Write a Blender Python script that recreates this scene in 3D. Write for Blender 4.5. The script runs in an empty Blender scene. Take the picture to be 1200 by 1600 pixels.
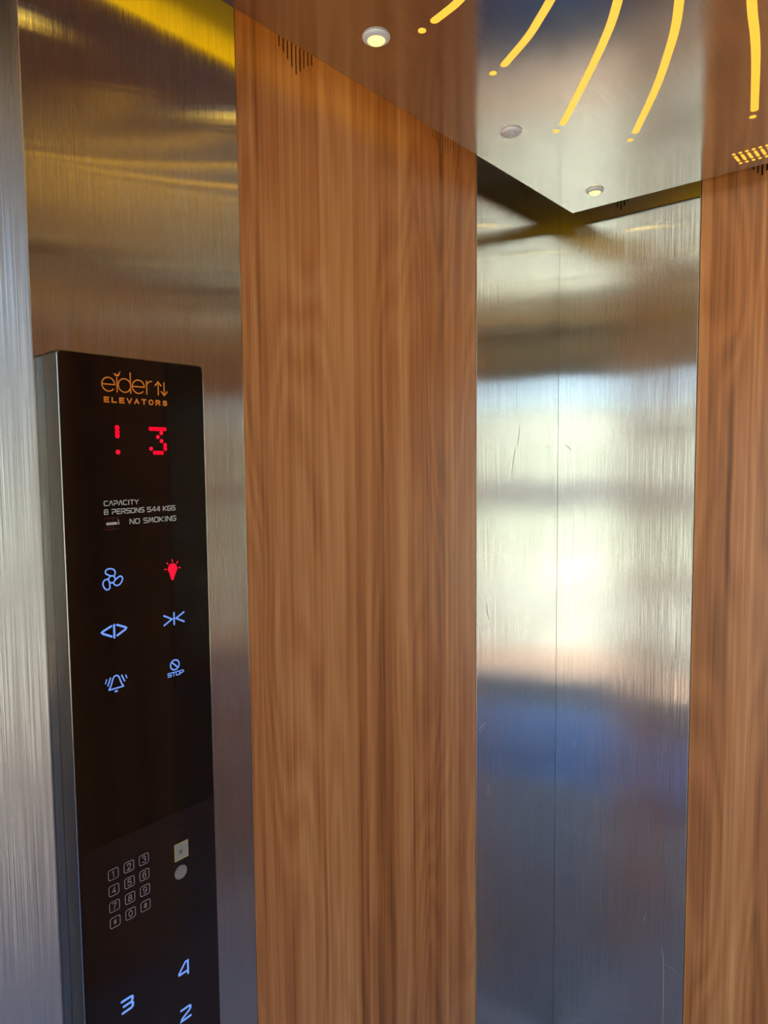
import bpy, math, random
from mathutils import Vector, Matrix
random.seed(7)
sc = bpy.context.scene
COL = sc.collection
ZF = 1.72            # camera height above the car floor
XW = 0.9             # camera distance from the left wall

# ------------------------------------------------------------------ camera
cd = bpy.data.cameras.new('camera'); cam = bpy.data.objects.new('camera', cd); COL.objects.link(cam)
cd.sensor_fit = 'VERTICAL'; cd.sensor_height = 36.0; cd.lens = 36.0*1082.43/1600.0
cd.clip_start = 0.02; cd.clip_end = 500
def cam_basis(yaw, pitch, roll):
    cy, sy, cp, sp = math.cos(yaw), math.sin(yaw), math.cos(pitch), math.sin(pitch)
    f = Vector((-sy*cp, cy*cp, sp)); r0 = Vector((cy, sy, 0)); u0 = r0.cross(f)
    r = math.cos(roll)*r0 + math.sin(roll)*u0; u = -math.sin(roll)*r0 + math.cos(roll)*u0
    return r, u, f
_r, _u, _f = cam_basis(0.705470, -0.071340, -0.009257)
M3 = Matrix((_r, _u, -_f)).transposed()
cam.matrix_world = Matrix.Translation((XW, 0, ZF)) @ M3.to_4x4()
sc.camera = cam

# ------------------------------------------------------------------ light and exposure
SUN_ENERGY, SKY_STRENGTH, EXPOSURE = 16.0, 0.52, 0.35
DOWNLIGHT_W, COVE_E, SLOT_E = 0.06, 0.62, 0.80
w = bpy.data.worlds.new('sky'); sc.world = w; w.use_nodes = True
nt = w.node_tree; bg = nt.nodes['Background']
sky = nt.nodes.new('ShaderNodeTexSky'); sky.sky_type = 'NISHITA'; sky.sun_disc = False
sky.sun_elevation = math.radians(62); sky.sun_rotation = 0.0; sky.altitude = 300; sky.air_density = 1.0; sky.dust_density = 0.6; sky.ozone_density = 2.0
nt.links.new(sky.outputs[0], bg.inputs[0]); bg.inputs[1].default_value = SKY_STRENGTH
sd = bpy.data.lights.new('sun', 'SUN'); sd.energy = SUN_ENERGY; sd.angle = math.radians(0.6); sd.color = (1.0, 0.95, 0.88)
sun = bpy.data.objects.new('sun', sd); COL.objects.link(sun)
_d = Vector((0.10, -0.46, -0.88)).normalized()
sun.rotation_euler = _d.to_track_quat('-Z', 'Y').to_euler(); sun.location = (0, 6, 9)
vs = sc.view_settings
sc.display_settings.display_device = 'sRGB'
vs.view_transform = 'Standard'; vs.look = 'None'; vs.gamma = 1.0; vs.exposure = EXPOSURE; vs.use_curve_mapping = False
cy_ = sc.cycles
cy_.max_bounces = 14; cy_.glossy_bounces = 10; cy_.diffuse_bounces = 6; cy_.sample_clamp_indirect = 6.0
cy_.caustics_reflective = True; cy_.blur_glossy = 0.0

# ------------------------------------------------------------------ materials
def new_mat(name):
    m = bpy.data.materials.new(name); m.use_nodes = True
    return m, m.node_tree, m.node_tree.nodes['Principled BSDF']
def simple(name, col, rough=0.5, metal=0.0, emit=None, es=0.0, ior=1.5, coat=0.0):
    m, t, b = new_mat(name)
    b.inputs['Base Color'].default_value = (*col, 1); b.inputs['Roughness'].default_value = rough
    b.inputs['Metallic'].default_value = metal; b.inputs['IOR'].default_value = ior
    b.inputs['Coat Weight'].default_value = coat
    if emit:
        b.inputs['Emission Color'].default_value = (*emit, 1); b.inputs['Emission Strength'].default_value = es
    return m
def N(t, kind, **kw):
    n = t.nodes.new(kind)
    for k, v in kw.items(): setattr(n, k, v)
    return n
def steel(name, base=(0.67, 0.665, 0.645), rough=0.13, aniso=1.0, ceiling=False, wave=0.012, groove=1.4):
    m, t, b = new_mat(name); L = t.links.new
    b.inputs['Metallic'].default_value = 1.0
    b.inputs['Anisotropic'].default_value = aniso
    geo = N(t, 'ShaderNodeNewGeometry')
    cr = N(t, 'ShaderNodeVectorMath', operation='CROSS_PRODUCT')
    cr.inputs[1].default_value = (0, 1, 0) if ceiling else (0, 0, 1)
    L(geo.outputs['True Normal'], cr.inputs[0]); L(cr.outputs[0], b.inputs['Tangent'])
    tc = N(t, 'ShaderNodeTexCoord')
    mp = N(t, 'ShaderNodeMapping'); mp.inputs['Scale'].default_value = (500, 3, 3) if ceiling else (420, 420, 2.5)
    L(tc.outputs['Object'], mp.inputs[0])
    n1 = N(t, 'ShaderNodeTexNoise'); n1.inputs['Scale'].default_value = 1; n1.inputs['Detail'].default_value = 3
    L(mp.outputs[0], n1.inputs['Vector'])
    mp2 = N(t, 'ShaderNodeMapping'); mp2.inputs['Scale'].default_value = (7, 7, 7) if ceiling else (9, 9, 3.5)
    L(tc.outputs['Object'], mp2.inputs[0])
    n2 = N(t, 'ShaderNodeTexNoise'); n2.inputs['Scale'].default_value = 1; n2.inputs['Detail'].default_value = 6; n2.inputs['Roughness'].default_value = 0.65
    L(mp2.outputs[0], n2.inputs['Vector'])
    ad = N(t, 'ShaderNodeMath', operation='ADD'); mu1 = N(t, 'ShaderNodeMath', operation='MULTIPLY'); mu1.inputs[1].default_value = 0.55
    mu2 = N(t, 'ShaderNodeMath', operation='MULTIPLY'); mu2.inputs[1].default_value = 0.45
    L(n1.outputs['Fac'], mu1.inputs[0]); L(n2.outputs['Fac'], mu2.inputs[0]); L(mu1.outputs[0], ad.inputs[0]); L(mu2.outputs[0], ad.inputs[1])
    mr = N(t, 'ShaderNodeMapRange'); mr.inputs['From Min'].default_value = 0.3; mr.inputs['From Max'].default_value = 0.7
    mr.inputs['To Min'].default_value = rough*0.92; mr.inputs['To Max'].default_value = rough*1.10
    L(ad.outputs[0], mr.inputs[0]); L(mr.outputs[0], b.inputs['Roughness'])
    mx = N(t, 'ShaderNodeMix', data_type='RGBA')
    mx.inputs[6].default_value = (*[c*0.93 for c in base], 1); mx.inputs[7].default_value = (*[min(1, c*1.06) for c in base], 1)
    mr2 = N(t, 'ShaderNodeMapRange'); mr2.inputs['From Min'].default_value = 0.35; mr2.inputs['From Max'].default_value = 0.62
    L(ad.outputs[0], mr2.inputs[0]); L(mr2.outputs[0], mx.inputs[0]); L(mx.outputs[2], b.inputs['Base Color'])
    # brush lines: the grooves tip the surface a little to either side of the grain; sheets also bow slightly
    V = lambda op: N(t, 'ShaderNodeVectorMath', operation=op)
    mp3 = N(t, 'ShaderNodeMapping'); mp3.inputs['Scale'].default_value = (9000, 9000, 5) if not ceiling else (9000, 5, 5)
    L(tc.outputs['Object'], mp3.inputs[0])
    n3 = N(t, 'ShaderNodeTexNoise'); n3.inputs['Scale'].default_value = 1; n3.inputs['Detail'].default_value = 2
    L(mp3.outputs[0], n3.inputs['Vector'])
    s1 = N(t, 'ShaderNodeMath', operation='MULTIPLY_ADD'); s1.inputs[1].default_value = 2.0; s1.inputs[2].default_value = -1.0
    L(n3.outputs['Fac'], s1.inputs[0])
    s2 = N(t, 'ShaderNodeMath', operation='MULTIPLY'); L(s1.outputs[0], s2.inputs[0]); L(s1.outputs[0], s2.inputs[1])
    s25 = N(t, 'ShaderNodeMath', operation='MULTIPLY'); L(s2.outputs[0], s25.inputs[0]); L(s1.outputs[0], s25.inputs[1])
    s27 = N(t, 'ShaderNodeMath', operation='MULTIPLY_ADD'); s27.inputs[1].default_value = 0.33; L(s1.outputs[0], s27.inputs[0]); L(s25.outputs[0], s27.inputs[2])
    s3 = N(t, 'ShaderNodeMath', operation='MULTIPLY'); s3.inputs[1].default_value = groove; L(s27.outputs[0], s3.inputs[0])
    tv = V('SCALE'); L(cr.outputs[0], tv.inputs[0]); L(s3.outputs[0], tv.inputs['Scale'])
    mp4 = N(t, 'ShaderNodeMapping'); mp4.inputs['Scale'].default_value = (4.0, 4.0, 3.0)
    L(tc.outputs['Object'], mp4.inputs[0])
    n4 = N(t, 'ShaderNodeTexNoise'); n4.inputs['Scale'].default_value = 1; n4.inputs['Detail'].default_value = 1
    L(mp4.outputs[0], n4.inputs['Vector'])
    sb4 = V('SUBTRACT'); L(n4.outputs['Color'], sb4.inputs[0]); sb4.inputs[1].default_value = (0.5, 0.5, 0.5)
    sc4 = V('SCALE'); L(sb4.outputs[0], sc4.inputs[0]); sc4.inputs['Scale'].default_value = wave
    a1 = V('ADD'); L(geo.outputs['Normal'], a1.inputs[0]); L(tv.outputs[0], a1.inputs[1])
    a2 = V('ADD'); L(a1.outputs[0], a2.inputs[0]); L(sc4.outputs[0], a2.inputs[1])
    nn = V('NORMALIZE'); L(a2.outputs[0], nn.inputs[0]); L(nn.outputs[0], b.inputs['Normal'])
    return m
def wood(name, dark, mid, light, seed=0.0):
    m, t, b = new_mat(name); L = t.links.new
    tc = N(t, 'ShaderNodeTexCoord')
    def noise(scale, off, detail, dist=0.0, rough=0.5):
        mp = N(t, 'ShaderNodeMapping'); mp.inputs['Scale'].default_value = scale; mp.inputs['Location'].default_value = (off+seed, off*1.7+seed, off*0.3)
        L(tc.outputs['Object'], mp.inputs[0])
        n = N(t, 'ShaderNodeTexNoise'); n.inputs['Scale'].default_value = 1; n.inputs['Detail'].default_value = detail
        n.inputs['Distortion'].default_value = dist; n.inputs['Roughness'].default_value = rough
        L(mp.outputs[0], n.inputs['Vector']); return n.outputs['Fac']
    def math_(op, a, bb, c=None):
        n = N(t, 'ShaderNodeMath', operation=op)
        for i, v in enumerate((a, bb, c)):
            if v is None: continue
            if isinstance(v, (int, float)): n.inputs[i].default_value = v
            else: L(v, n.inputs[i])
        return n.outputs[0]
    broad = noise((13, 13, 0.22), 3.1, 2, 0.4)            # wide stripes
    figure = noise((5.5, 5.5, 0.75), 9.4, 2, 0.25)        # level lines of this make the cathedral figure
    rings = math_('SINE', math_('MULTIPLY', figure, 95.0), 0.0)
    rings = math_('MULTIPLY_ADD', rings, 0.5, 0.5)
    streak = noise((75, 75, 0.55), 5.3, 4, 0.3, 0.6)
    fibre = noise((420, 420, 5.0), 1.7, 2)
    v = math_('ADD', math_('MULTIPLY', broad, 0.62), math_('MULTIPLY', rings, 0.060))
    v = math_('ADD', v, math_('MULTIPLY', streak, 0.41))
    v = math_('ADD', v, math_('MULTIPLY', fibre, 0.14))
    rp = N(t, 'ShaderNodeValToRGB'); e = rp.color_ramp.elements
    e[0].position = 0.43; e[0].color = (*dark, 1); e[1].position = 0.77; e[1].color = (*light, 1)
    k = e.new(0.60); k.color = (*mid, 1)
    L(v, rp.inputs[0]); L(rp.outputs[0], b.inputs['Base Color'])
    b.inputs['Roughness'].default_value = 0.33; b.inputs['IOR'].default_value = 1.52
    bp = N(t, 'ShaderNodeBump'); bp.inputs['Strength'].default_value = 0.06; bp.inputs['Distance'].default_value = 0.0006
    L(fibre, bp.inputs['Height']); L(bp.outputs[0], b.inputs['Normal'])
    return m
def speckle(name, a, bcol, scale, rough=0.6):
    m, t, b = new_mat(name); L = t.links.new
    tc = N(t, 'ShaderNodeTexCoord'); n = N(t, 'ShaderNodeTexNoise'); n.inputs['Scale'].default_value = scale; n.inputs['Detail'].default_value = 5
    L(tc.outputs['Object'], n.inputs['Vector'])
    rp = N(t, 'ShaderNodeValToRGB'); rp.color_ramp.elements[0].color = (*a, 1); rp.color_ramp.elements[1].color = (*bcol, 1)
    rp.color_ramp.elements[0].position = 0.35; rp.color_ramp.elements[1].position = 0.65
    L(n.outputs['Fac'], rp.inputs[0]); L(rp.outputs[0], b.inputs['Base Color']); b.inputs['Roughness'].default_value = rough
    return m

STEEL = steel('brushed_steel')
STEEL_RETURN = steel('brushed_steel_return', rough=0.36, aniso=0.85, groove=2.6)
STEEL_BOX = steel('brushed_steel_box', base=(0.50, 0.48, 0.43), rough=0.20, aniso=0.8, groove=0.4)
STEEL_EDGE = steel('steel_edge', base=(0.7, 0.68, 0.64), rough=0.35, aniso=0.3, groove=0.0, wave=0.0)
STEEL_CEIL = steel('brushed_steel_ceiling', base=(0.62, 0.615, 0.575), rough=0.11, aniso=0.5, ceiling=True, groove=0.12, wave=0.01)
STEEL_DARK = simple('steel_groove', (0.03, 0.03, 0.03), 0.6, 0.0)
WOOD = wood('walnut_laminate', (0.195, 0.060, 0.014), (0.53, 0.196, 0.060), (0.76, 0.36, 0.138))
BLACK_GLASS = simple('black_glass', (0.004, 0.0038, 0.0036), 0.06, ior=1.52)
BROWN_GLASS = simple('smoked_glass', (0.0165, 0.0105, 0.0105), 0.10, ior=1.45)
ORANGE = simple('orange_print', (0.36, 0.12, 0.012), 0.5, emit=(1.0, 0.26, 0.02), es=0.20)
RED = simple('red_led', (0.3, 0.0, 0.01), 0.4, emit=(1.0, 0.002, 0.025), es=0.95)
RED_PRINT = simple('red_print', (0.16, 0.012, 0.01), 0.5)
BLUE = simple('blue_backlight', (0.1, 0.15, 0.3), 0.4, emit=(0.17, 0.36, 1.0), es=0.62)
GREY_PRINT = simple('grey_print_glow', (0.36, 0.33, 0.29), 0.5, emit=(1.0, 0.93, 0.85), es=0.09)  # plain print with a faint glow put into the material
KEY_PRINT = simple('key_print_glow', (0.26, 0.21, 0.2), 0.5, emit=(1.0, 0.8, 0.75), es=0.05)  # printed keys, slight glow added to their colour
DARK_PRINT = simple('dark_print', (0.002, 0.0015, 0.0015), 0.5)
YELLOW_SLOT = simple('yellow_acrylic', (0.8, 0.5, 0.1), 0.3, emit=(1.0, 0.52, 0.038), es=SLOT_E)
COVE = simple('cove_light', (0.8, 0.5, 0.1), 0.4, emit=(1.0, 0.60, 0.006), es=COVE_E)
LENS_ON = simple('lit_lens', (0.9, 0.85, 0.5), 0.3, emit=(1.0, 0.66, 0.09), es=2.6)
LENS_OFF = speckle('unlit_lens', (0.62, 0.62, 0.60), (0.92, 0.92, 0.90), 350, 0.2)
WHITE = simple('white_plastic', (0.90, 0.89, 0.88), 0.35)
SHELL = simple('slot_shade_shell', (0.03, 0.028, 0.025), 0.6)  # near-black: the shade inside the vent slots put into the colour
FLOOR = speckle('grey_granite', (0.36, 0.38, 0.45), (0.48, 0.50, 0.57), 60, 0.45)
LANDING = speckle('blue_floor', (0.018, 0.11, 0.36), (0.03, 0.15, 0.46), 9, 0.15)  # blue put into the floor's own colour, mirrored in the steel
LANDING.node_tree.nodes['Principled BSDF'].inputs['Coat Weight'].default_value = 0.6
SAND = speckle('sandstone_paving', (0.56, 0.40, 0.27), (0.64, 0.48, 0.34), 6, 0.8)
SLATE = speckle('dark_slate', (0.085, 0.085, 0.095), (0.13, 0.13, 0.14), 20, 0.4)
CONCRETE = speckle('pale_concrete', (0.52, 0.54, 0.42), (0.60, 0.62, 0.50), 3, 0.8)
CREAM = speckle('cream_render', (0.58, 0.62, 0.50), (0.66, 0.70, 0.57), 2, 0.8)
GREYWALL = simple('grey_render', (0.35, 0.34, 0.33), 0.8)
ROOF = simple('grey_roof_paint', (0.32, 0.31, 0.28), 0.6)
DARK_PATCH = simple('added_dark_patch', (0.03, 0.04, 0.05), 0.1)

# ------------------------------------------------------------------ mesh helpers (all coordinates: x from left wall, y into the car, z from car floor)
class MB:
    def __init__(self): self.v = []; self.f = []
    def add(self, vs_, fs):
        o = len(self.v); self.v += [tuple(p) for p in vs_]; self.f += [tuple(i+o for i in f) for f in fs]; return self
    def box(self, x0, x1, y0, y1, z0, z1):
        return self.add([(x0,y0,z0),(x1,y0,z0),(x1,y1,z0),(x0,y1,z0),(x0,y0,z1),(x1,y0,z1),(x1,y1,z1),(x0,y1,z1)],
                        [(0,3,2,1),(4,5,6,7),(0,1,5,4),(1,2,6,5),(2,3,7,6),(3,0,4,7)])
    def lathe(self, prof, n=40, c=(0,0,0)):
        vs_ = []; fs = []
        for r, z in prof:
            for k in range(n):
                a = 2*math.pi*k/n; vs_.append((c[0]+r*math.cos(a), c[1]+r*math.sin(a), c[2]+z))
        for i in range(len(prof)-1):
            for k in range(n):
                k2 = (k+1) % n; fs.append((i*n+k, (i+1)*n+k, (i+1)*n+k2, i*n+k2))
        return self.add(vs_, fs)
    def build(self, name, mat, parent=None, loc=None, bevel=0.0, smooth=False, segs=2):
        o_ = Vector(loc) if loc is not None else (WL.get(parent.name, Vector()) if parent else Vector())
        me = bpy.data.meshes.new(name); me.from_pydata([tuple(Vector(p)-o_) for p in self.v], [], self.f); me.update()
        me.materials.append(mat)
        ob = bpy.data.objects.new(name, me); COL.objects.link(ob)
        if parent: ob.parent = parent; WL[ob.name] = o_
        else: ob.location = o_; WL[ob.name] = o_
        if smooth:
            for p in me.polygons: p.use_smooth = True
        if bevel:
            b = ob.modifiers.new('bevel', 'BEVEL'); b.width = bevel; b.segments = segs; b.limit_method = 'ANGLE'; b.angle_limit = math.radians(40)
        return ob
WL = {}              # world position of each object's frame
def thing(name, label, cat, loc, group=None):
    o = bpy.data.objects.new(name, None); COL.objects.link(o); o.location = loc; WL[o.name] = Vector(loc)
    o.empty_display_size = 0.05; tag(o, label, cat, group); return o
def tag(o, label=None, cat=None, group=None, kind=None):
    if label: o['label'] = label
    if cat: o['category'] = cat
    if group: o['group'] = group
    if kind: o['kind'] = kind
    return o
def struct(name, mb, mat, bevel=0.0, label=None):
    o = mb.build(name, mat, None, None, bevel); return tag(o, label=label, kind='structure')

def slotted(place, U0, U1, V0, V1, T, slots):
    """A board with rectangular slots cut right through; place(u, v, w) gives the point, w = 0 at the front."""
    us = sorted({U0, U1, *[s[0] for s in slots], *[s[1] for s in slots]})
    vv = sorted({V0, V1, *[s[2] for s in slots], *[s[3] for s in slots]})
    def hole(a, b, c, d): return any(s[0]-1e-7 <= a and b <= s[1]+1e-7 and s[2]-1e-7 <= c and d <= s[3]+1e-7 for s in slots)
    mb = MB(); idx = {}
    def vid(i, j, k):
        if (i, j, k) not in idx:
            idx[(i, j, k)] = len(mb.v); mb.v.append(tuple(place(us[i], vv[j], (0.0, -T)[k])))
        return idx[(i, j, k)]
    nu, nv = len(us)-1, len(vv)-1
    solid = [[not hole(us[i], us[i+1], vv[j], vv[j+1]) for j in range(nv)] for i in range(nu)]
    S = lambda i, j: 0 <= i < nu and 0 <= j < nv and solid[i][j]
    for i in range(nu):
        for j in range(nv):
            if not solid[i][j]: continue
            mb.f.append((vid(i,j,0), vid(i+1,j,0), vid(i+1,j+1,0), vid(i,j+1,0)))
            mb.f.append((vid(i,j,1), vid(i,j+1,1), vid(i+1,j+1,1), vid(i+1,j,1)))
            if not S(i-1,j): mb.f.append((vid(i,j,0), vid(i,j+1,0), vid(i,j+1,1), vid(i,j,1)))
            if not S(i+1,j): mb.f.append((vid(i+1,j,0), vid(i+1,j,1), vid(i+1,j+1,1), vid(i+1,j+1,0)))
            if not S(i,j-1): mb.f.append((vid(i,j,0), vid(i,j,1), vid(i+1,j,1), vid(i+1,j,0)))
            if not S(i,j+1): mb.f.append((vid(i,j+1,0), vid(i+1,j+1,0), vid(i+1,j+1,1), vid(i,j+1,1)))
    return mb

# ------------------------------------------------------------------ the lift car shell
W, Y0, D = 1.335, 0.300, 1.819          # car width, front wall inner face, back wall
ZC = ZF + 0.6526                        # underside of the hanging ceiling
ZR = ZF + 0.82                          # car roof
JX, HZ = 0.200, ZF + 0.44               # door return width, door head height
YA, YB, XB = 0.711, 1.3945, 0.3702      # left wall: steel | wood | steel; back wall: steel | wood
T = 0.018
struct('floor', MB().box(-0.06, W+0.06, Y0, D+0.06, -0.06, 0.0), FLOOR)
struct('ceiling', MB().box(-0.06, W+0.06, 0.16, D+0.06, ZR, ZR+0.05), ROOF)
struct('wall_left', MB().box(-0.06, -0.045, 0.30, D+0.06, 0.0, ZR), SHELL)
struct('wall_back', MB().box(-0.045, W+0.045, D+0.045, D+0.06, 0.0, ZR), SHELL)
fr = MB().box(-0.045, JX, 0.18, Y0, 0.0, ZR)
jamb = struct('wall_front', fr, STEEL_RETURN, 0.002, 'plain brushed steel door return at the near side')
tag(MB().box(W-JX, W+0.045, 0.18, Y0, 0.0, ZR).build('wall_front', STEEL, None, None, 0.002), kind='structure')
tag(MB().box(JX, W-JX, 0.18, Y0, HZ, ZR).build('wall_front', STEEL, None, None, 0.002), kind='structure')
wr = tag(bpy.data.objects.new('wall_right', None), kind='structure'); COL.objects.link(wr); WL['wall_right'] = Vector()
MB().box(W, W+T, Y0, 0.949, 0.0, ZR).build('steel_panel', STEEL, wr, None, 0.0015)
MB().box(W, W+T, 0.951, YB-0.05, 0.0, ZR).build('wood_panel', WOOD, wr, None, 0.001)
MB().box(W, W+T, YB-0.048, D, 0.0, ZR).build('steel_panel', STEEL, wr, None, 0.0015)
MB().box(W+0.045, W+0.06, Y0, D+0.06, 0.0, ZR).build('backing_board', SHELL, wr)

# wall panels (each lifts off on its own)
SP = 0.00925
def vent(c, bottoms, top, sw=0.0034):
    k0 = (len(bottoms)-1)/2
    return [(c+(i-k0)*SP-sw/2, c+(i-k0)*SP+sw/2, b, top) for i, b in enumerate(bottoms)]
VB = [0.6865, 0.682, 0.674, 0.665, 0.657, 0.665, 0.674, 0.682, 0.6865]
vb = [ZF+b for b in VB]; vt = ZC+0.075
left_place = lambda u, v, w_: (w_, u, v)
back_place = lambda u, v, w_: (u, D-w_, v)
p = slotted(left_place, Y0+0.0005, YA-0.0008, 0.0, ZR-0.004, T, vent(0.433, vb, vt)).build('steel_column_panel', STEEL, None, (0, (Y0+YA)/2, 0), 0.0008)
tag(p, 'brushed steel column panel behind the black control panel', 'wall panel')
p = slotted(left_place, YA+0.0008, YB-0.0008, 0.0, ZR-0.004, 0.003, vent(0.839, vb, vt)+vent(1.265, vb, vt)).build('wood_wall_panel', WOOD, None, (0, (YA+YB)/2, 0), 0.0008)
tag(p, 'wide walnut wood wall panel between control panel column and steel corner', 'wall panel')
p = slotted(left_place, YB+0.0008, D+0.008, 0.0, ZR-0.004, T, vent(1.63, vb, vt)).build('steel_corner_panel', STEEL, None, (0, (YB+D)/2, 0), 0.0003)
tag(p, 'narrow brushed steel corner panel joined to the wide wood panel', 'wall panel')
bvb = [ZF+b-0.006 for b in VB]
p = slotted(back_place, 0.0003, XB-0.0008, 0.0, ZR-0.004, T, vent(0.1713, bvb, vt)).build('steel_corner_panel', STEEL, None, (XB/2, D, 0), 0.0003)
tag(p, 'wider brushed steel corner panel beside the wood strip at the photo edge', 'wall panel')
p = slotted(back_place, XB+0.0008, W-XB-0.0008, 0.0, ZR-0.004, 0.003, vent(0.502, bvb, vt)+vent(0.833, bvb, vt)).build('wood_wall_panel', WOOD, None, (W/2, D, 0), 0.0008)
tag(p, 'walnut wood panel on the back wall at the right edge of the photo', 'wall panel')
lp = [o for o in COL.objects if o.name.startswith('steel_corner_panel')]
MB().box(-0.010, 0.0016, YB+0.0006, YB+0.0022, 0.0, ZR-0.004).build('folded_edge', STEEL_EDGE, lp[0], None, 0.0005)
MB().box(XB-0.0022, XB-0.0006, D-0.0016, D+0.010, 0.0, ZR-0.004).build('folded_edge', STEEL_EDGE, lp[1], None, 0.0005)
# old scratches and drip marks on the two corner panels
SCRATCH = simple('bare_scratch', (0.75, 0.74, 0.72), 0.45, 0.6); DRIP = simple('dark_drip', (0.16, 0.14, 0.11), 0.6)
def marks(place, lines, wd, name, mat, parent):
    for P in lines:
        V_, F_ = ribbon_late(P, wd); MB().add([place(q[0], ZF+q[1], 0.0002) for q in V_], F_).build(name, mat, parent)
def ribbon_late(P, wd):
    V_ = []; F_ = []
    for i, q in enumerate(P):
        a = P[max(0, i-1)]; b = P[min(len(P)-1, i+1)]; dx, dy = b[0]-a[0], b[1]-a[1]; l = math.hypot(dx, dy)
        h = wd*(0.5 if 0 < i < len(P)-1 else 0.15); V_ += [(q[0]-dy/l*h, q[1]+dx/l*h), (q[0]+dy/l*h, q[1]-dx/l*h)]
    for i in range(len(P)-1): F_.append((2*i, 2*i+1, 2*i+3, 2*i+2))
    return V_, F_
marks(left_place, [[(1.602,0.092),(1.596,0.060),(1.588,0.034)], [(1.580,0.036),(1.570,0.005),(1.562,-0.036)], [(1.551,0.004),(1.545,-0.020)], [(1.441,-0.345),(1.446,-0.372),(1.452,-0.39)], [(1.412,-0.325),(1.418,-0.345)]], 0.0022, 'drip_mark', DRIP, lp[0])
marks(left_place, [[(1.452,-0.808),(1.450,-0.826),(1.449,-0.838)], [(1.405,-0.656),(1.422,-0.650),(1.436,-0.646)], [(1.41,-0.665),(1.43,-0.657)]], 0.0011, 'scratch', SCRATCH, lp[0])
bpl = lambda u, v, w_: back_place(u+XW, v, w_)
marks(bpl, [[(-0.5872,-1.300),(-0.5835,-1.325),(-0.5813,-1.3427),(-0.5805,-1.42),(-0.5797,-1.53)], [(-0.5813,-1.3427),(-0.560,-1.347),(-0.540,-1.358)], [(-0.629,-1.230),(-0.636,-1.241),(-0.633,-1.252)], [(-0.811,-0.690),(-0.810,-0.702)], [(-0.842,-0.80),(-0.840,-0.815)]], 0.0011, 'scratch', SCRATCH, lp[1])
marks(bpl, [[(-0.880,0.045),(-0.868,0.038),(-0.859,0.028)]], 0.0018, 'drip_mark', DRIP, lp[1])
wbk = bpy.data.objects['wall_back']
pr_ = slotted(back_place, W-XB+0.0008, W-0.0004, 0.0, ZR-0.004, T, []).build('steel_panel', STEEL, wbk, None, 0.0012)

# ------------------------------------------------------------------ landing and the outdoors behind the photographer
struct('floor_landing', MB().box(-3.0, 4.4, -0.85, Y0-0.001, -0.10, -0.002), LANDING)
struct('trim_2', MB().box(-3.0, 4.4, -1.52, -0.85, -0.10, -0.004), SLATE)
struct('wall_landing', MB().box(-3.0, JX-0.001, -0.05, 0.15, -0.1, 2.75), GREYWALL)
struct('wall_landing', MB().box(W-JX+0.001, 4.4, -0.05, 0.15, -0.1, 2.75), GREYWALL)
struct('wall_landing', MB().box(JX-0.001, W-JX+0.001, -0.05, 0.15, HZ+0.02, 2.75), GREYWALL)
struct('ground', MB().box(-40, 40, -60, -2.35, -0.30, -0.02), CONCRETE)
struct('trim_1', MB().box(-40, 40, -2.35, -1.52, -0.30, -0.012), SAND)
struct('wall_opposite', MB().box(-9, 10, -9.0, -8.6, -0.02, 2.62), CREAM)
wo = bpy.data.objects['wall_opposite']
MB().box(-9, 10, -8.6, -8.585, 0.95, 1.30).build('grey_band', GREYWALL, wo)
MB().box(4.2, 5.9, -8.6, -8.57, 0.70, 1.38).build('dark_patch', DARK_PATCH, wo)  # unseen dark patch, added for the blurred silhouette mirrored in the steel

# ------------------------------------------------------------------ hanging steel ceiling with light slots
GX, GY = 0.0640, 0.0578
cp = thing('ceiling_panel', 'brushed steel hanging ceiling panel with curved yellow light slots', 'ceiling panel', (W/2, (Y0+D)/2, ZC))
MB().box(GX, W-GX, Y0+GY, D-GY, ZC, ZC+0.005).build('steel_sheet', STEEL_CEIL, cp, None, 0.0008)
def catmull(P, n=10):
    P = [Vector(q) for q in P]; Q = [2*P[0]-P[1]] + P + [2*P[-1]-P[-2]]; out = []
    for i in range(1, len(Q)-2):
        a, b, c, d = Q[i-1:i+3]
        for k in range(n):
            t = k/n; out.append(0.5*((2*b)+(c-a)*t+(2*a-5*b+4*c-d)*t*t+(3*b-a-3*c+d)*t**3))
    out.append(P[-1]); return out
def ribbon(P, wd, round_=True, closed=False, nc=8):
    """Outline pieces of a stroke in the plane: list of (points, faces), counter-clockwise."""
    P = [Vector(q) for q in P]; n = len(P); h = wd/2; V = []; F = []
    for i in range(n):
        a = P[(i-1) % n] if (closed or i > 0) else None; b = P[(i+1) % n] if (closed or i < n-1) else None
        d1 = (P[i]-a).normalized() if a is not None else None; d2 = (b-P[i]).normalized() if b is not None else None
        d1 = d1 or d2; d2 = d2 or d1
        m = d1+d2; m = m.normalized() if m.length > 1e-6 else d1
        nrm = Vector((-m.y, m.x)); k = min(2.0, 1/max(0.3, nrm.dot(Vector((-d1.y, d1.x)))))
        V += [P[i]+nrm*h*k, P[i]-nrm*h*k]
    for i in range(n if closed else n-1):
        j = (i+1) % n; F.append((2*i, 2*i+1, 2*j+1, 2*j))
    if round_ and not closed:
        for e, q in ((0, 1), (n-1, n-2)):
            d = (P[e]-P[q]).normalized(); o = len(V); base = math.atan2(d.y, d.x)
            for k in range(nc+1):
                a = base-math.pi/2+math.pi*k/nc; V.append(P[e]+Vector((math.cos(a), math.sin(a)))*h)
            F.append(tuple(range(o, o+nc+1)))
    return V, F
def disc(c, r, n=20, ry=None, rot=0.0):
    ry = ry or r
    return [Vector((c[0]+r*math.cos(2*math.pi*k/n)*math.cos(rot)-ry*math.sin(2*math.pi*k/n)*math.sin(rot), c[1]+r*math.cos(2*math.pi*k/n)*math.sin(rot)+ry*math.sin(2*math.pi*k/n)*math.cos(rot))) for k in range(n)], [tuple(range(n))]
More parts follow.
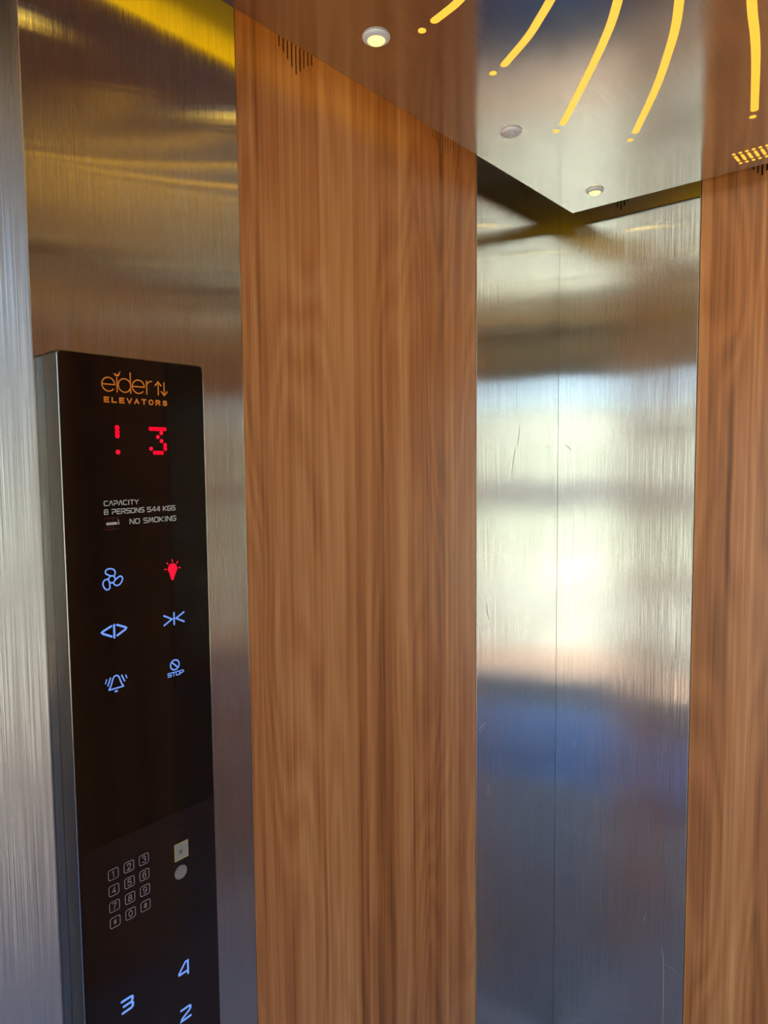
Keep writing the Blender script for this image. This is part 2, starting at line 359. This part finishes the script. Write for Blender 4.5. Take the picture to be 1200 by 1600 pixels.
class CeilMB(MB):
    def piece(self, VF, t=0.0006):
        V, F = VF; n = len(V)
        low = [(XW+q.x, q.y, ZC-t) for q in V]; top = [(XW+q.x, q.y, ZC+0.0005) for q in V]
        self.add(low+top, [tuple(reversed(f)) for f in F])
        edges = {}
        for f in F:
            for i in range(len(f)):
                a, b = f[i], f[(i+1) % len(f)]; edges[(a, b)] = 1
        o = len(self.v)-2*n
        for (a, b) in edges:
            if (b, a) not in edges: self.f.append((o+b, o+a, o+a+n, o+b+n))
        return self
ARMS = [
 ([(-0.355,0.612),(-0.42,0.645),(-0.473,0.667),(-0.554,0.676),(-0.632,0.668)], (-0.655,0.664)),
 ([(-0.30,0.643),(-0.397,0.748),(-0.515,0.828),(-0.582,0.8585),(-0.612,0.867),(-0.635,0.872)], (-0.664,0.879)),
 ([(-0.266,0.66),(-0.345,0.79),(-0.43,0.893),(-0.485,0.944),(-0.515,0.970),(-0.552,1.0),(-0.616,1.040)], (-0.644,1.050)),
 ([(-0.244,0.668),(-0.325,0.85),(-0.412,1.007),(-0.474,1.097),(-0.584,1.231),(-0.634,1.290)], (-0.659,1.311)),
 ([(-0.215,0.68),(-0.275,0.88),(-0.346,1.065),(-0.371,1.126),(-0.401,1.186),(-0.454,1.282),(-0.541,1.419)], (-0.562,1.447)),
 ([(-0.185,0.69),(-0.228,0.95),(-0.268,1.134),(-0.284,1.226),(-0.301,1.31),(-0.340,1.480)], (-0.349,1.508)),
 ([(-0.15,0.70),(-0.15,0.93),(-0.13,1.15),(-0.10,1.40)], (-0.096,1.43)),
 ([(-0.12,0.71),(-0.05,0.93),(0.05,1.15),(0.17,1.38)], (0.185,1.405)),
 ([(-0.09,0.715),(0.02,0.90),(0.19,1.14)], (0.21,1.163)),
 ([(-0.07,0.70),(0.05,0.84),(0.20,0.955)], (0.225,0.97)),
]
for pts, dot in ARMS:
    CeilMB().piece(ribbon(catmull(pts), 0.0135)).build('light_slot', YELLOW_SLOT, cp)
    CeilMB().piece(disc(dot, 0.0062)).build('light_dot', YELLOW_SLOT, cp)
g = CeilMB()
for k in range(30):
    x = -0.42+0.01285*k
    g.piece(disc((x, 1.662), 0.0036, 12, 0.0045)); g.piece(ribbon([(x, 1.676), (x, 1.7045)], 0.0058)); g.piece(disc((x, 1.7195), 0.0036, 12, 0.0045))
tag(g.build('vent_grille', YELLOW_SLOT, cp), label='rows of small yellow lit dashes near the back edge')
for b in ((0.16, 0.50, Y0+0.06, 1.35),):
    MB().box(b[0], b[1], b[2], b[3], ZC+0.105, ZC+0.115).build('backlight_sheet', COVE, cp)

# ------------------------------------------------------------------ downlights
def downlight(name, label, lit):
    t = thing(name, label, 'light', (0, 0, 0), 'small round downlights in the steel ceiling')
    MB().lathe([(0.0128, -0.0002), (0.0215, -0.0002), (0.0215, -0.0012), (0.0205, -0.0030), (0.0185, -0.0045), (0.0155, -0.0056), (0.0135, -0.0060), (0.0128, -0.0052), (0.0128, -0.0002)], 48).build('trim_ring', WHITE, t, (0,0,0), 0, True)
    MB().lathe([(0.0130, -0.0050), (0.0126, -0.0066), (0.0108, -0.0082), (0.0075, -0.0092), (0.0035, -0.0097), (0.0001, -0.0098)], 40).build('lens', LENS_ON if lit else LENS_OFF, t, (0,0,0), 0, True)
    if lit:
        ld = bpy.data.lights.new('downlight_lamp', 'SPOT'); ld.energy = DOWNLIGHT_W; ld.color = (1.0, 0.62, 0.08)
        ld.spot_size = math.radians(150); ld.spot_blend = 0.8; ld.shadow_soft_size = 0.012
        lo = bpy.data.objects.new('lamp', ld); COL.objects.link(lo); lo.parent = t; lo.location = (0, 0, -0.012+0.0)
    return t
def copy_tree(o):
    c = o.copy(); COL.objects.link(c)
    for ch in list(o.children):
        d = ch.copy(); COL.objects.link(d); d.parent = c
    return c
on = downlight('downlight', 'lit white downlight at the front above the wide wood panel', True)
off = downlight('downlight', 'unlit white downlight, middle one of the ceiling row beside the wide wood panel', False)
XL, XR = XW-0.7265, W-(XW-0.7265)
spots = [(XL, 0.845, None), (XL, 1.652, 'lit white downlight nearest the steel corner of the ceiling'),
         (XL, 0.437, 'lit white downlight above the black control panel'),
         (XR, 0.437, 'lit white downlight of the far row nearest the door'), (XR, 0.845, 'lit white downlight of the far row, second from the door'),
         (XR, 1.253, 'lit white downlight of the far row, third from the door'), (XR, 1.652, 'lit white downlight of the far row nearest the back wall')]
for i, (x, y, lab) in enumerate(spots):
    o = on if i == 0 else copy_tree(on)
    o.location = (x, y, ZC)
    if lab: o['label'] = lab
off.location = (XL, 1.253, ZC)

# ------------------------------------------------------------------ control panel
K = 0.98246                              # drawing units on the face to metres
XF = 0.060                               # how far its face stands off the wall
CU0, CU1, CZ1, CZ0 = 0.3855, 0.5930, ZF+0.1395, ZF-1.02
pan = thing('control_panel', 'tall black glass lift control panel in a steel frame with lit symbols', 'control panel', (0, (CU0+CU1)/2, CZ0))
def rrect(u0, u1, v0, v1, r, n=6):
    out = []
    for cx_, cy2, a0 in ((u1-r, v0+r, -90), (u1-r, v1-r, 0), (u0+r, v1-r, 90), (u0+r, v0+r, 180)):
        for k in range(n+1):
            a = math.radians(a0+90*k/n); out.append((cx_+r*math.cos(a), cy2+r*math.sin(a)))
    return out
def prism(outline, x0, x1):
    n = len(outline); mb = MB()
    mb.add([(x0, u, v) for u, v in outline]+[(x1, u, v) for u, v in outline],
           [tuple(reversed(range(n))), tuple(range(n, 2*n))]+[(i, (i+1) % n, (i+1) % n+n, i+n) for i in range(n)])
    return mb
prism(rrect(CU0+0.001, CU1-0.001, CZ0+0.001, CZ1-0.001, 0.005), 0.0002, 0.025).build('back_box', STEEL_BOX, pan, None, 0.0012)
prism(rrect(CU0+0.003, CU1-0.003, CZ0+0.003, CZ1-0.003, 0.004), 0.024, 0.0275).build('shadow_gap', STEEL_DARK, pan)
prism(rrect(CU0, CU1, CZ0, CZ1, 0.006), 0.0268, XF-0.0004).build('front_frame', STEEL_BOX, pan, None, 0.0012)
ZS = ZF-0.4995*K
gl = rrect(CU0+0.0017, CU1-0.0017, CZ0+0.0017, CZ1-0.0017, 0.0055)
up = [(u, max(v, ZS)) for u, v in gl if v > ZS]; lo_ = [(u, v) for u, v in gl if v <= ZS]
up = [(CU1-0.0017, ZS)]+up+[(CU0+0.0017, ZS)]
nlo = len(lo_)//2; lo2 = [(CU0+0.0017, ZS-0.0003)]+lo_[nlo:]+lo_[:nlo]+[(CU1-0.0017, ZS-0.0003)]
prism(up, XF-0.003, XF).build('glass_face', BLACK_GLASS, pan)
tag(prism(lo2, XF-0.003, XF).build('lower_glass', BROWN_GLASS, pan), label='dark brown smoked lower glass')

class FaceMB(MB):
    """Marks drawn on the glass; u to the right, v up, w proud of the face."""
    def piece(self, VF, w_=0.00025):
        V, F = VF; return self.add([(XF+w_, q[0]*K, ZF+q[1]*K) for q in V], F)
    def line(self, P, wd, closed=False, round_=True, w_=0.00025): return self.piece(ribbon(P, wd, round_, closed), w_)
    def poly(self, P, w_=0.00025): return self.piece(([Vector(q) for q in P], [tuple(range(len(P)))]), w_)
def arc(c, r, a0, a1, n=24, ry=None):
    ry = ry or r
    return [(c[0]+r*math.cos(math.radians(a0+(a1-a0)*k/n)), c[1]+ry*math.sin(math.radians(a0+(a1-a0)*k/n))) for k in range(n+1)]
# stroke letters on a unit box
TECH = {
 'C': [[(1,1),(0.15,1),(0,0.85),(0,0.15),(0.15,0),(1,0)]], 'A': [[(0,0),(0.5,1),(0.62,1),(1,0)]],
 'P': [[(0,1),(0.88,1),(1,0.88),(1,0.52),(0.88,0.42),(0.3,0.42)],[(0.12,0),(0.12,0.42),(0.3,0.42)]],
 'I': [[(0.5,0),(0.5,1)]], 'T': [[(0,1),(1,1)],[(0.5,1),(0.5,0)]], 'Y': [[(0,1),(0.5,0.48),(1,1)],[(0.5,0.48),(0.5,0)]],
 '8': [[(0.12,0.52),(0.05,0.62),(0.05,0.9),(0.15,1),(0.85,1),(0.95,0.9),(0.95,0.62),(0.88,0.52),(0.12,0.52),(0,0.42),(0,0.1),(0.12,0),(0.88,0),(1,0.1),(1,0.42),(0.88,0.52)]],
 'E': [[(1,1),(0.1,1),(0,0.9),(0,0.1),(0.1,0),(1,0)],[(0.1,0.5),(0.9,0.5)]],
 'R': [[(0,1),(0.88,1),(1,0.88),(1,0.56),(0.88,0.46),(0.35,0.46),(1,0)],[(0,0),(0,0.72)]],
 'S': [[(1,1),(0.12,1),(0,0.9),(0,0.6),(0.12,0.51),(0.88,0.51),(1,0.42),(1,0.1),(0.88,0),(0,0)]],
 'O': [[(0.15,0),(0.85,0),(1,0.15),(1,0.85),(0.85,1),(0.15,1),(0,0.85),(0,0.15),(0.15,0)]],
 'N': [[(0,0),(0,1),(0.12,1),(0.88,0),(1,0),(1,1)]],
 '5': [[(1,1),(0,1),(0,0.54),(0.88,0.54),(1,0.44),(1,0.1),(0.88,0),(0,0)]],
 '4': [[(0.85,0),(0.85,1),(0.65,1),(0,0.28),(1,0.28)]],
 'K': [[(0,0),(0,1)],[(1,1),(0.12,0.5),(1,0)]], 'M': [[(0,0),(0.12,1),(0.22,1),(0.5,0.25),(0.78,1),(0.88,1),(1,0)]],
 'G': [[(1,1),(0.15,1),(0,0.85),(0,0.15),(0.15,0),(0.88,0),(1,0.12),(1,0.5),(0.5,0.5)]],
}
BOLD = {
 'E': [[(0.95,1),(0,1),(0,0),(1,0)],[(0,0.52),(0.88,0.52)]], 'L': [[(0,1),(0,0),(0.95,0)]], 'V': [[(0,1),(0.5,0),(1,1)]],
 'A': [[(0,0),(0.5,1),(1,0)],[(0.22,0.36),(0.78,0.36)]], 'T': [[(0,1),(1,1)],[(0.5,1),(0.5,0)]],
 'O': [[(0.5+0.5*math.cos(a*math.pi/12), 0.5+0.5*math.sin(a*math.pi/12)) for a in range(25)]],
 'R': [[(0,0),(0,1),(0.65,1),(0.9,0.9),(0.95,0.75),(0.9,0.58),(0.65,0.47),(0,0.47)],[(0.6,0.47),(0.95,0)]],
 'S': [[(0.92,0.8),(0.75,0.97),(0.5,1.0),(0.22,0.96),(0.08,0.78),(0.2,0.6),(0.75,0.43),(0.95,0.26),(0.82,0.06),(0.5,0),(0.2,0.04),(0.03,0.22)]],
}
DIG = {
 '1': [[(0.2,0.78),(0.55,1),(0.55,0)]], '2': [[(0.03,0.75),(0.12,0.93),(0.5,1),(0.88,0.93),(0.97,0.72),(0.8,0.5),(0.1,0.1),(0,0),(1,0)]],
 '3': [[(0.05,0.85),(0.3,1),(0.7,1),(0.93,0.86),(0.93,0.66),(0.7,0.53),(0.4,0.53)],[(0.7,0.53),(1,0.36),(1,0.16),(0.72,0),(0.3,0),(0,0.15)]],
 '4': [[(0.72,0),(0.72,1),(0,0.28),(1,0.28)]], '5': [[(0.92,1),(0.15,1),(0.05,0.5),(0.4,0.62),(0.75,0.6),(1,0.4),(1,0.18),(0.72,0),(0.28,0),(0,0.15)]],
 '6': [[(0.92,0.85),(0.7,1),(0.35,1),(0.08,0.75),(0,0.4),(0.08,0.12),(0.35,0),(0.7,0),(0.97,0.18),(0.97,0.42),(0.7,0.6),(0.3,0.6),(0.03,0.4)]],
 '7': [[(0,1),(1,1),(0.55,0.5),(0.35,0)]],
 '8': [[(0.5,0.54),(0.12,0.66),(0.12,0.88),(0.5,1),(0.88,0.88),(0.88,0.66),(0.5,0.54),(0.02,0.38),(0.02,0.12),(0.5,0),(0.98,0.12),(0.98,0.38),(0.5,0.54)]],
 '9': [[(0.08,0.15),(0.3,0),(0.65,0),(0.92,0.25),(1,0.6),(0.92,0.88),(0.65,1),(0.3,1),(0.03,0.82),(0.03,0.58),(0.3,0.4),(0.7,0.4),(0.97,0.6)]],
 '0': [[(0.5,0),(0.15,0.12),(0.03,0.5),(0.15,0.88),(0.5,1),(0.85,0.88),(0.97,0.5),(0.85,0.12),(0.5,0)]],
 '*': [[(0.5,0.15),(0.5,0.9)],[(0.15,0.32),(0.85,0.73)],[(0.85,0.32),(0.15,0.73)]],
 '#': [[(0.3,0.1),(0.38,0.9)],[(0.65,0.1),(0.73,0.9)],[(0.08,0.35),(0.9,0.35)],[(0.12,0.66),(0.94,0.66)]],
}
def text(mb, s, font, u0, u1, v0, v1, wd, ratio=0.7):
    """Lay the string between u0 and u1; ratio = letter width over pitch."""
    ws = [0.46 if font is TECH and c == 'I' else (0.55 if c == ' ' else 1.0) for c in s]
    tot = sum(ws)-(1-ratio)*ws[-1]; pitch = (u1-u0)/tot; u = u0
    for c, k in zip(s, ws):
        lw = pitch*ratio*k if k == 1 else (pitch*k*0.55 if c == 'I' else 0)
        if c != ' ':
            for st in font[c]: mb.line([(u+a*lw+wd*0.0, v0+wd/2+b*(v1-v0-wd)) for a, b in st], wd)
        u += pitch*k
    return mb

# logo
m = FaceMB(); sw = 0.0017
for c in ((0.4579, 0.1040), (0.5001, 0.1039)):
    r = 0.0088
    m.line(arc(c, r, 0, 318, 30), sw); m.line([(c[0]-r, c[1]), (c[0]+r, c[1])], sw, round_=False)
m.line([(0.4697, 0.0949), (0.4697, 0.1130)], sw)
m.line(arc((0.4803, 0.1040), 0.0088, 0, 360, 30), sw); m.line([(0.4888, 0.0946), (0.4888, 0.1211)], sw)
m.line([(0.5123, 0.0949), (0.5123, 0.1124)], sw); m.line(arc((0.5195, 0.1052), 0.0072, 165, 88, 8), sw)
m.poly([(0.4694, 0.1148), (0.4722, 0.1152), (0.4738, 0.1172), (0.4742, 0.1196), (0.4756, 0.1213), (0.4736, 0.1214), (0.4728, 0.1196), (0.4712, 0.1180), (0.4698, 0.1176)])
m.poly([(0.4694, 0.1148), (0.4698, 0.1176), (0.4682, 0.1186), (0.4644, 0.1186), (0.4664, 0.1170), (0.4672, 0.1158)])
m.build('logo_lettering', ORANGE, pan)
m = FaceMB()
m.line([(0.5296, 0.0945), (0.5296, 0.1125)], 0.0018, round_=False); m.line([(0.5250, 0.1075), (0.5296, 0.1128), (0.5342, 0.1075)], 0.0018)
m.line([(0.5387, 0.1129), (0.5387, 0.0950)], 0.0018, round_=False); m.line([(0.5341, 0.1000), (0.5387, 0.0947), (0.5433, 0.1000)], 0.0018)
m.build('logo_arrows', ORANGE, pan)
text(FaceMB(), 'ELEVATORS', BOLD, 0.4518, 0.5422, 0.0805, 0.0881, 0.0019, 0.56).build('logo_caption', ORANGE, pan)
# red dot matrix
m = FaceMB(); pt = 0.0054
for row in range(3): m.piece(disc((0.4678, 0.0488-row*pt), 0.0032))
m.line([(0.4678, 0.0488), (0.4678, 0.0488-2*pt)], 0.0050); m.piece(disc((0.4678, 0.0168), 0.0032))
m.build('display_mark', RED, pan)
m = FaceMB()
for row, bits in enumerate(('11111', '00010', '00100', '00010', '00001', '10001', '01110')):
    for c, b in enumerate(bits):
        if b == '1': m.piece(disc((0.5160+c*pt, 0.0486-row*pt), 0.00275))
m.line([(0.5160, 0.0486), (0.5160+4*pt, 0.0486)], 0.0046); m.line([(0.5160+pt, 0.0486-6*pt), (0.5160+3*pt, 0.0486-6*pt)], 0.0046); m.line([(0.5160+4*pt, 0.0486-4*pt), (0.5160+4*pt, 0.0486-5*pt)], 0.0046)
m.build('display_digit', RED, pan)
# capacity notice
text(FaceMB(), 'CAPACITY', TECH, 0.4461, 0.4941, -0.0530, -0.0462, 0.0012, 0.74).build('capacity_text', GREY_PRINT, pan)
text(FaceMB(), '8 PERSONS 544 KGS', TECH, 0.4458, 0.5502, -0.0644, -0.0572, 0.0012, 0.74).build('capacity_text', GREY_PRINT, pan)
text(FaceMB(), 'NO SMOKING', TECH, 0.4811, 0.5508, -0.0791, -0.0717, 0.0012, 0.74).build('no_smoking_text', GREY_PRINT, pan)
ns = FaceMB()
ns.line([(0.4452, -0.0690), (0.4650, -0.0690)], 0.0007); ns.line([(0.4452, -0.0836), (0.4650, -0.0836)], 0.0007); ns.line([(0.4490, -0.0810), (0.4600, -0.0810)], 0.0006); ns.line([(0.4560, -0.0700), (0.4590, -0.0725)], 0.0006)
ns = ns.build('no_smoking_sign', RED_PRINT, pan)
m = FaceMB(); m.line([(0.4480, -0.0763), (0.4630, -0.0763)], 0.0034, round_=False); m.line([(0.4645, -0.0763), (0.4660, -0.0763)], 0.0034, round_=False); m.line([(0.4640, -0.0715), (0.4652, -0.0735)], 0.0008)
m.build('cigarette', GREY_PRINT, ns)
# touch buttons
bw = 0.0019
m = FaceMB(); c0 = Vector((0.4527, -0.1493))
m.line(arc(c0, 0.0046, 0, 360, 24), bw)
blade = [(3.8, 4.4), (5.0, 9.0), (2.2, 13.0), (-3.3, 14.2), (-7.7, 12.6), (-8.2, 8.8), (-5.2, 6.6), (-2.0, 4.9)]
for k in range(3):
    a = math.radians(-120*k); ca, sa = math.cos(a), math.sin(a)
    P = catmull([Vector(((x*ca-y*sa)*0.001, (x*sa+y*ca)*0.001))+c0 for x, y in blade], 5)
    m.line(P, bw)
m.build('fan_button', BLUE, pan)
m = FaceMB(); c = (0.5432, -0.1462)
m.poly([(0.5405, -0.1612), (0.5420, -0.1625), (0.5432, -0.1625), (0.5446, -0.1612)]+[(0.5462, -0.1570)]+arc(c, 0.0073, -40, 220, 24)+[(0.5395, -0.1570)])
for a in (0, 45, 90, 135, 180):
    ca, sa = math.cos(math.radians(a)), math.sin(math.radians(a))
    m.line([(c[0]+0.0098*ca, c[1]+0.0098*sa), (c[0]+0.0125*ca, c[1]+0.0125*sa)], 0.0014)
tag(m.build('light_button', RED, pan), label='red lit bulb symbol')
m = FaceMB(); m.line([(0.4495, -0.2110), (0.4375, -0.2160), (0.4362, -0.2172), (0.4375, -0.2188), (0.4495, -0.2248)], 0.0028); m.line([(0.4575, -0.2106), (0.4692, -0.2160), (0.4704, -0.2172), (0.4692, -0.2188), (0.4575, -0.2248)], 0.0028); m.line([(0.4534, -0.2100), (0.4532, -0.2268)], 0.0028)
m.build('open_door_button', BLUE, pan)
m = FaceMB(); m.line([(0.5272, -0.2110), (0.5398, -0.2178), (0.5272, -0.2246)], 0.0023); m.line([(0.5592, -0.2110), (0.5462, -0.2178), (0.5592, -0.2246)], 0.0023); m.line([(0.5432, -0.2092), (0.5431, -0.2260)], 0.0023)
m.build('close_door_button', BLUE, pan)
m = FaceMB()
m.line(catmull([(0.4432, -0.2948), (0.4462, -0.2895), (0.4490, -0.2815), (0.4512, -0.2786), (0.4533, -0.2780), (0.4556, -0.2786), (0.4578, -0.2815), (0.4606, -0.2895), (0.4634, -0.2945)], 4), 0.0019)
m.line([(0.4432, -0.2952), (0.4634, -0.2948)], 0.0019); m.line([(0.4518, -0.2990), (0.4542, -0.2990)], 0.0024)
m.line([(0.4455, -0.2795), (0.4418, -0.2890)], 0.0019); m.line([(0.4615, -0.2795), (0.4652, -0.2880)], 0.0019); m.line([(0.4403, -0.2805), (0.4385, -0.2855)], 0.0014); m.line([(0.4672, -0.2805), (0.4686, -0.2848)], 0.0014)
m.build('alarm_button', BLUE, pan)
m = FaceMB(); c = (0.5420, -0.2841); m.line(arc(c, 0.0070, 0, 360, 28), 0.0020); m.line([(c[0]-0.0048, c[1]+0.0046), (c[0]+0.0048, c[1]-0.0046)], 0.0020)
sb = m.build('stop_button', BLUE, pan)
text(FaceMB(), 'STOP', TECH, 0.5305, 0.5558, -0.3002, -0.2938, 0.0013, 0.82).build('stop_text', BLUE, sb)
# printed keypad
KEYS = '123456789*0#'
for i, ch in enumerate(KEYS):
    cu = 0.4393+0.0224*(i % 3); cv = -0.5450-0.02225*(i//3)
    P = rrect(cu-0.0070, cu+0.0070, cv-0.0070, cv+0.0070, 0.0026)
    kk = FaceMB().line(P, 0.0009, closed=True).build('keypad_key', KEY_PRINT, pan)
    m = FaceMB()
    for st in DIG[ch]: m.line([(cu-0.0026+a*0.0052, cv-0.0042+b*0.0084) for a, b in st], 0.0009)
    m.build('numeral', KEY_PRINT, kk)
m = FaceMB(); m.line([(0.4520, -0.5300), (0.4740, -0.5300)], 0.0016, round_=False); m.build('caption_mark', DARK_PRINT, pan)
m = FaceMB(); m.line([(0.5280, -0.5290), (0.5520, -0.5290)], 0.0016, round_=False); m.build('caption_mark', DARK_PRINT, pan)
RW = simple('reader_print', (0.30, 0.27, 0.24), 0.5); RY = simple('reader_border_glow', (0.36, 0.29, 0.13), 0.5, emit=(1.0, 0.75, 0.3), es=0.05)  # the border print is given a weak glow of its own
sq = FaceMB().poly([(0.5318, -0.5718), (0.5547, -0.5718), (0.5547, -0.5462), (0.5318, -0.5462)]).build('card_reader_mark', RY, pan)
m = FaceMB().poly([(0.5332, -0.5702), (0.5535, -0.5702), (0.5535, -0.5478), (0.5332, -0.5478)], 0.0004).build('reader_field', RW, sq)
m = FaceMB().poly([(0.5395, -0.5625), (0.5440, -0.5625), (0.5440, -0.5570), (0.5395, -0.5570)], 0.0006).build('reader_symbol', simple('reader_dark', (0.12, 0.11, 0.11), 0.5), sq)
SPK = speckle('speaker_print', (0.13, 0.11, 0.11), (0.36, 0.31, 0.30), 900, 0.6)
FaceMB().piece(disc((0.5413, -0.5905), 0.0103, 32)).build('speaker_disc', SPK, pan)
# lit floor numbers
FLOORS = [('3', [[(0.4444, -0.7288), (0.4575, -0.7288), (0.4598, -0.7298), (0.4600, -0.7335), (0.4580, -0.7366), (0.4470, -0.7370)], [(0.4580, -0.7366), (0.4602, -0.7395), (0.4598, -0.7435), (0.4575, -0.7450), (0.4450, -0.7455)]], 0.0036),
          ('4', [[(0.5482, -0.7488), (0.5482, -0.7290), (0.5440, -0.7290), (0.5330, -0.7420), (0.5334, -0.7440), (0.5482, -0.7440)]], 0.0031),
          ('2', [[(0.5346, -0.7995), (0.5480, -0.7995), (0.5503, -0.8008), (0.5502, -0.8040), (0.5480, -0.8062), (0.5360, -0.8125), (0.5345, -0.8160), (0.5503, -0.8160)]], 0.0034)]
for ch, sts, wd in FLOORS:
    m = FaceMB()
    for st in sts: m.line(st, wd)
    m.build('floor_button', BLUE, pan)
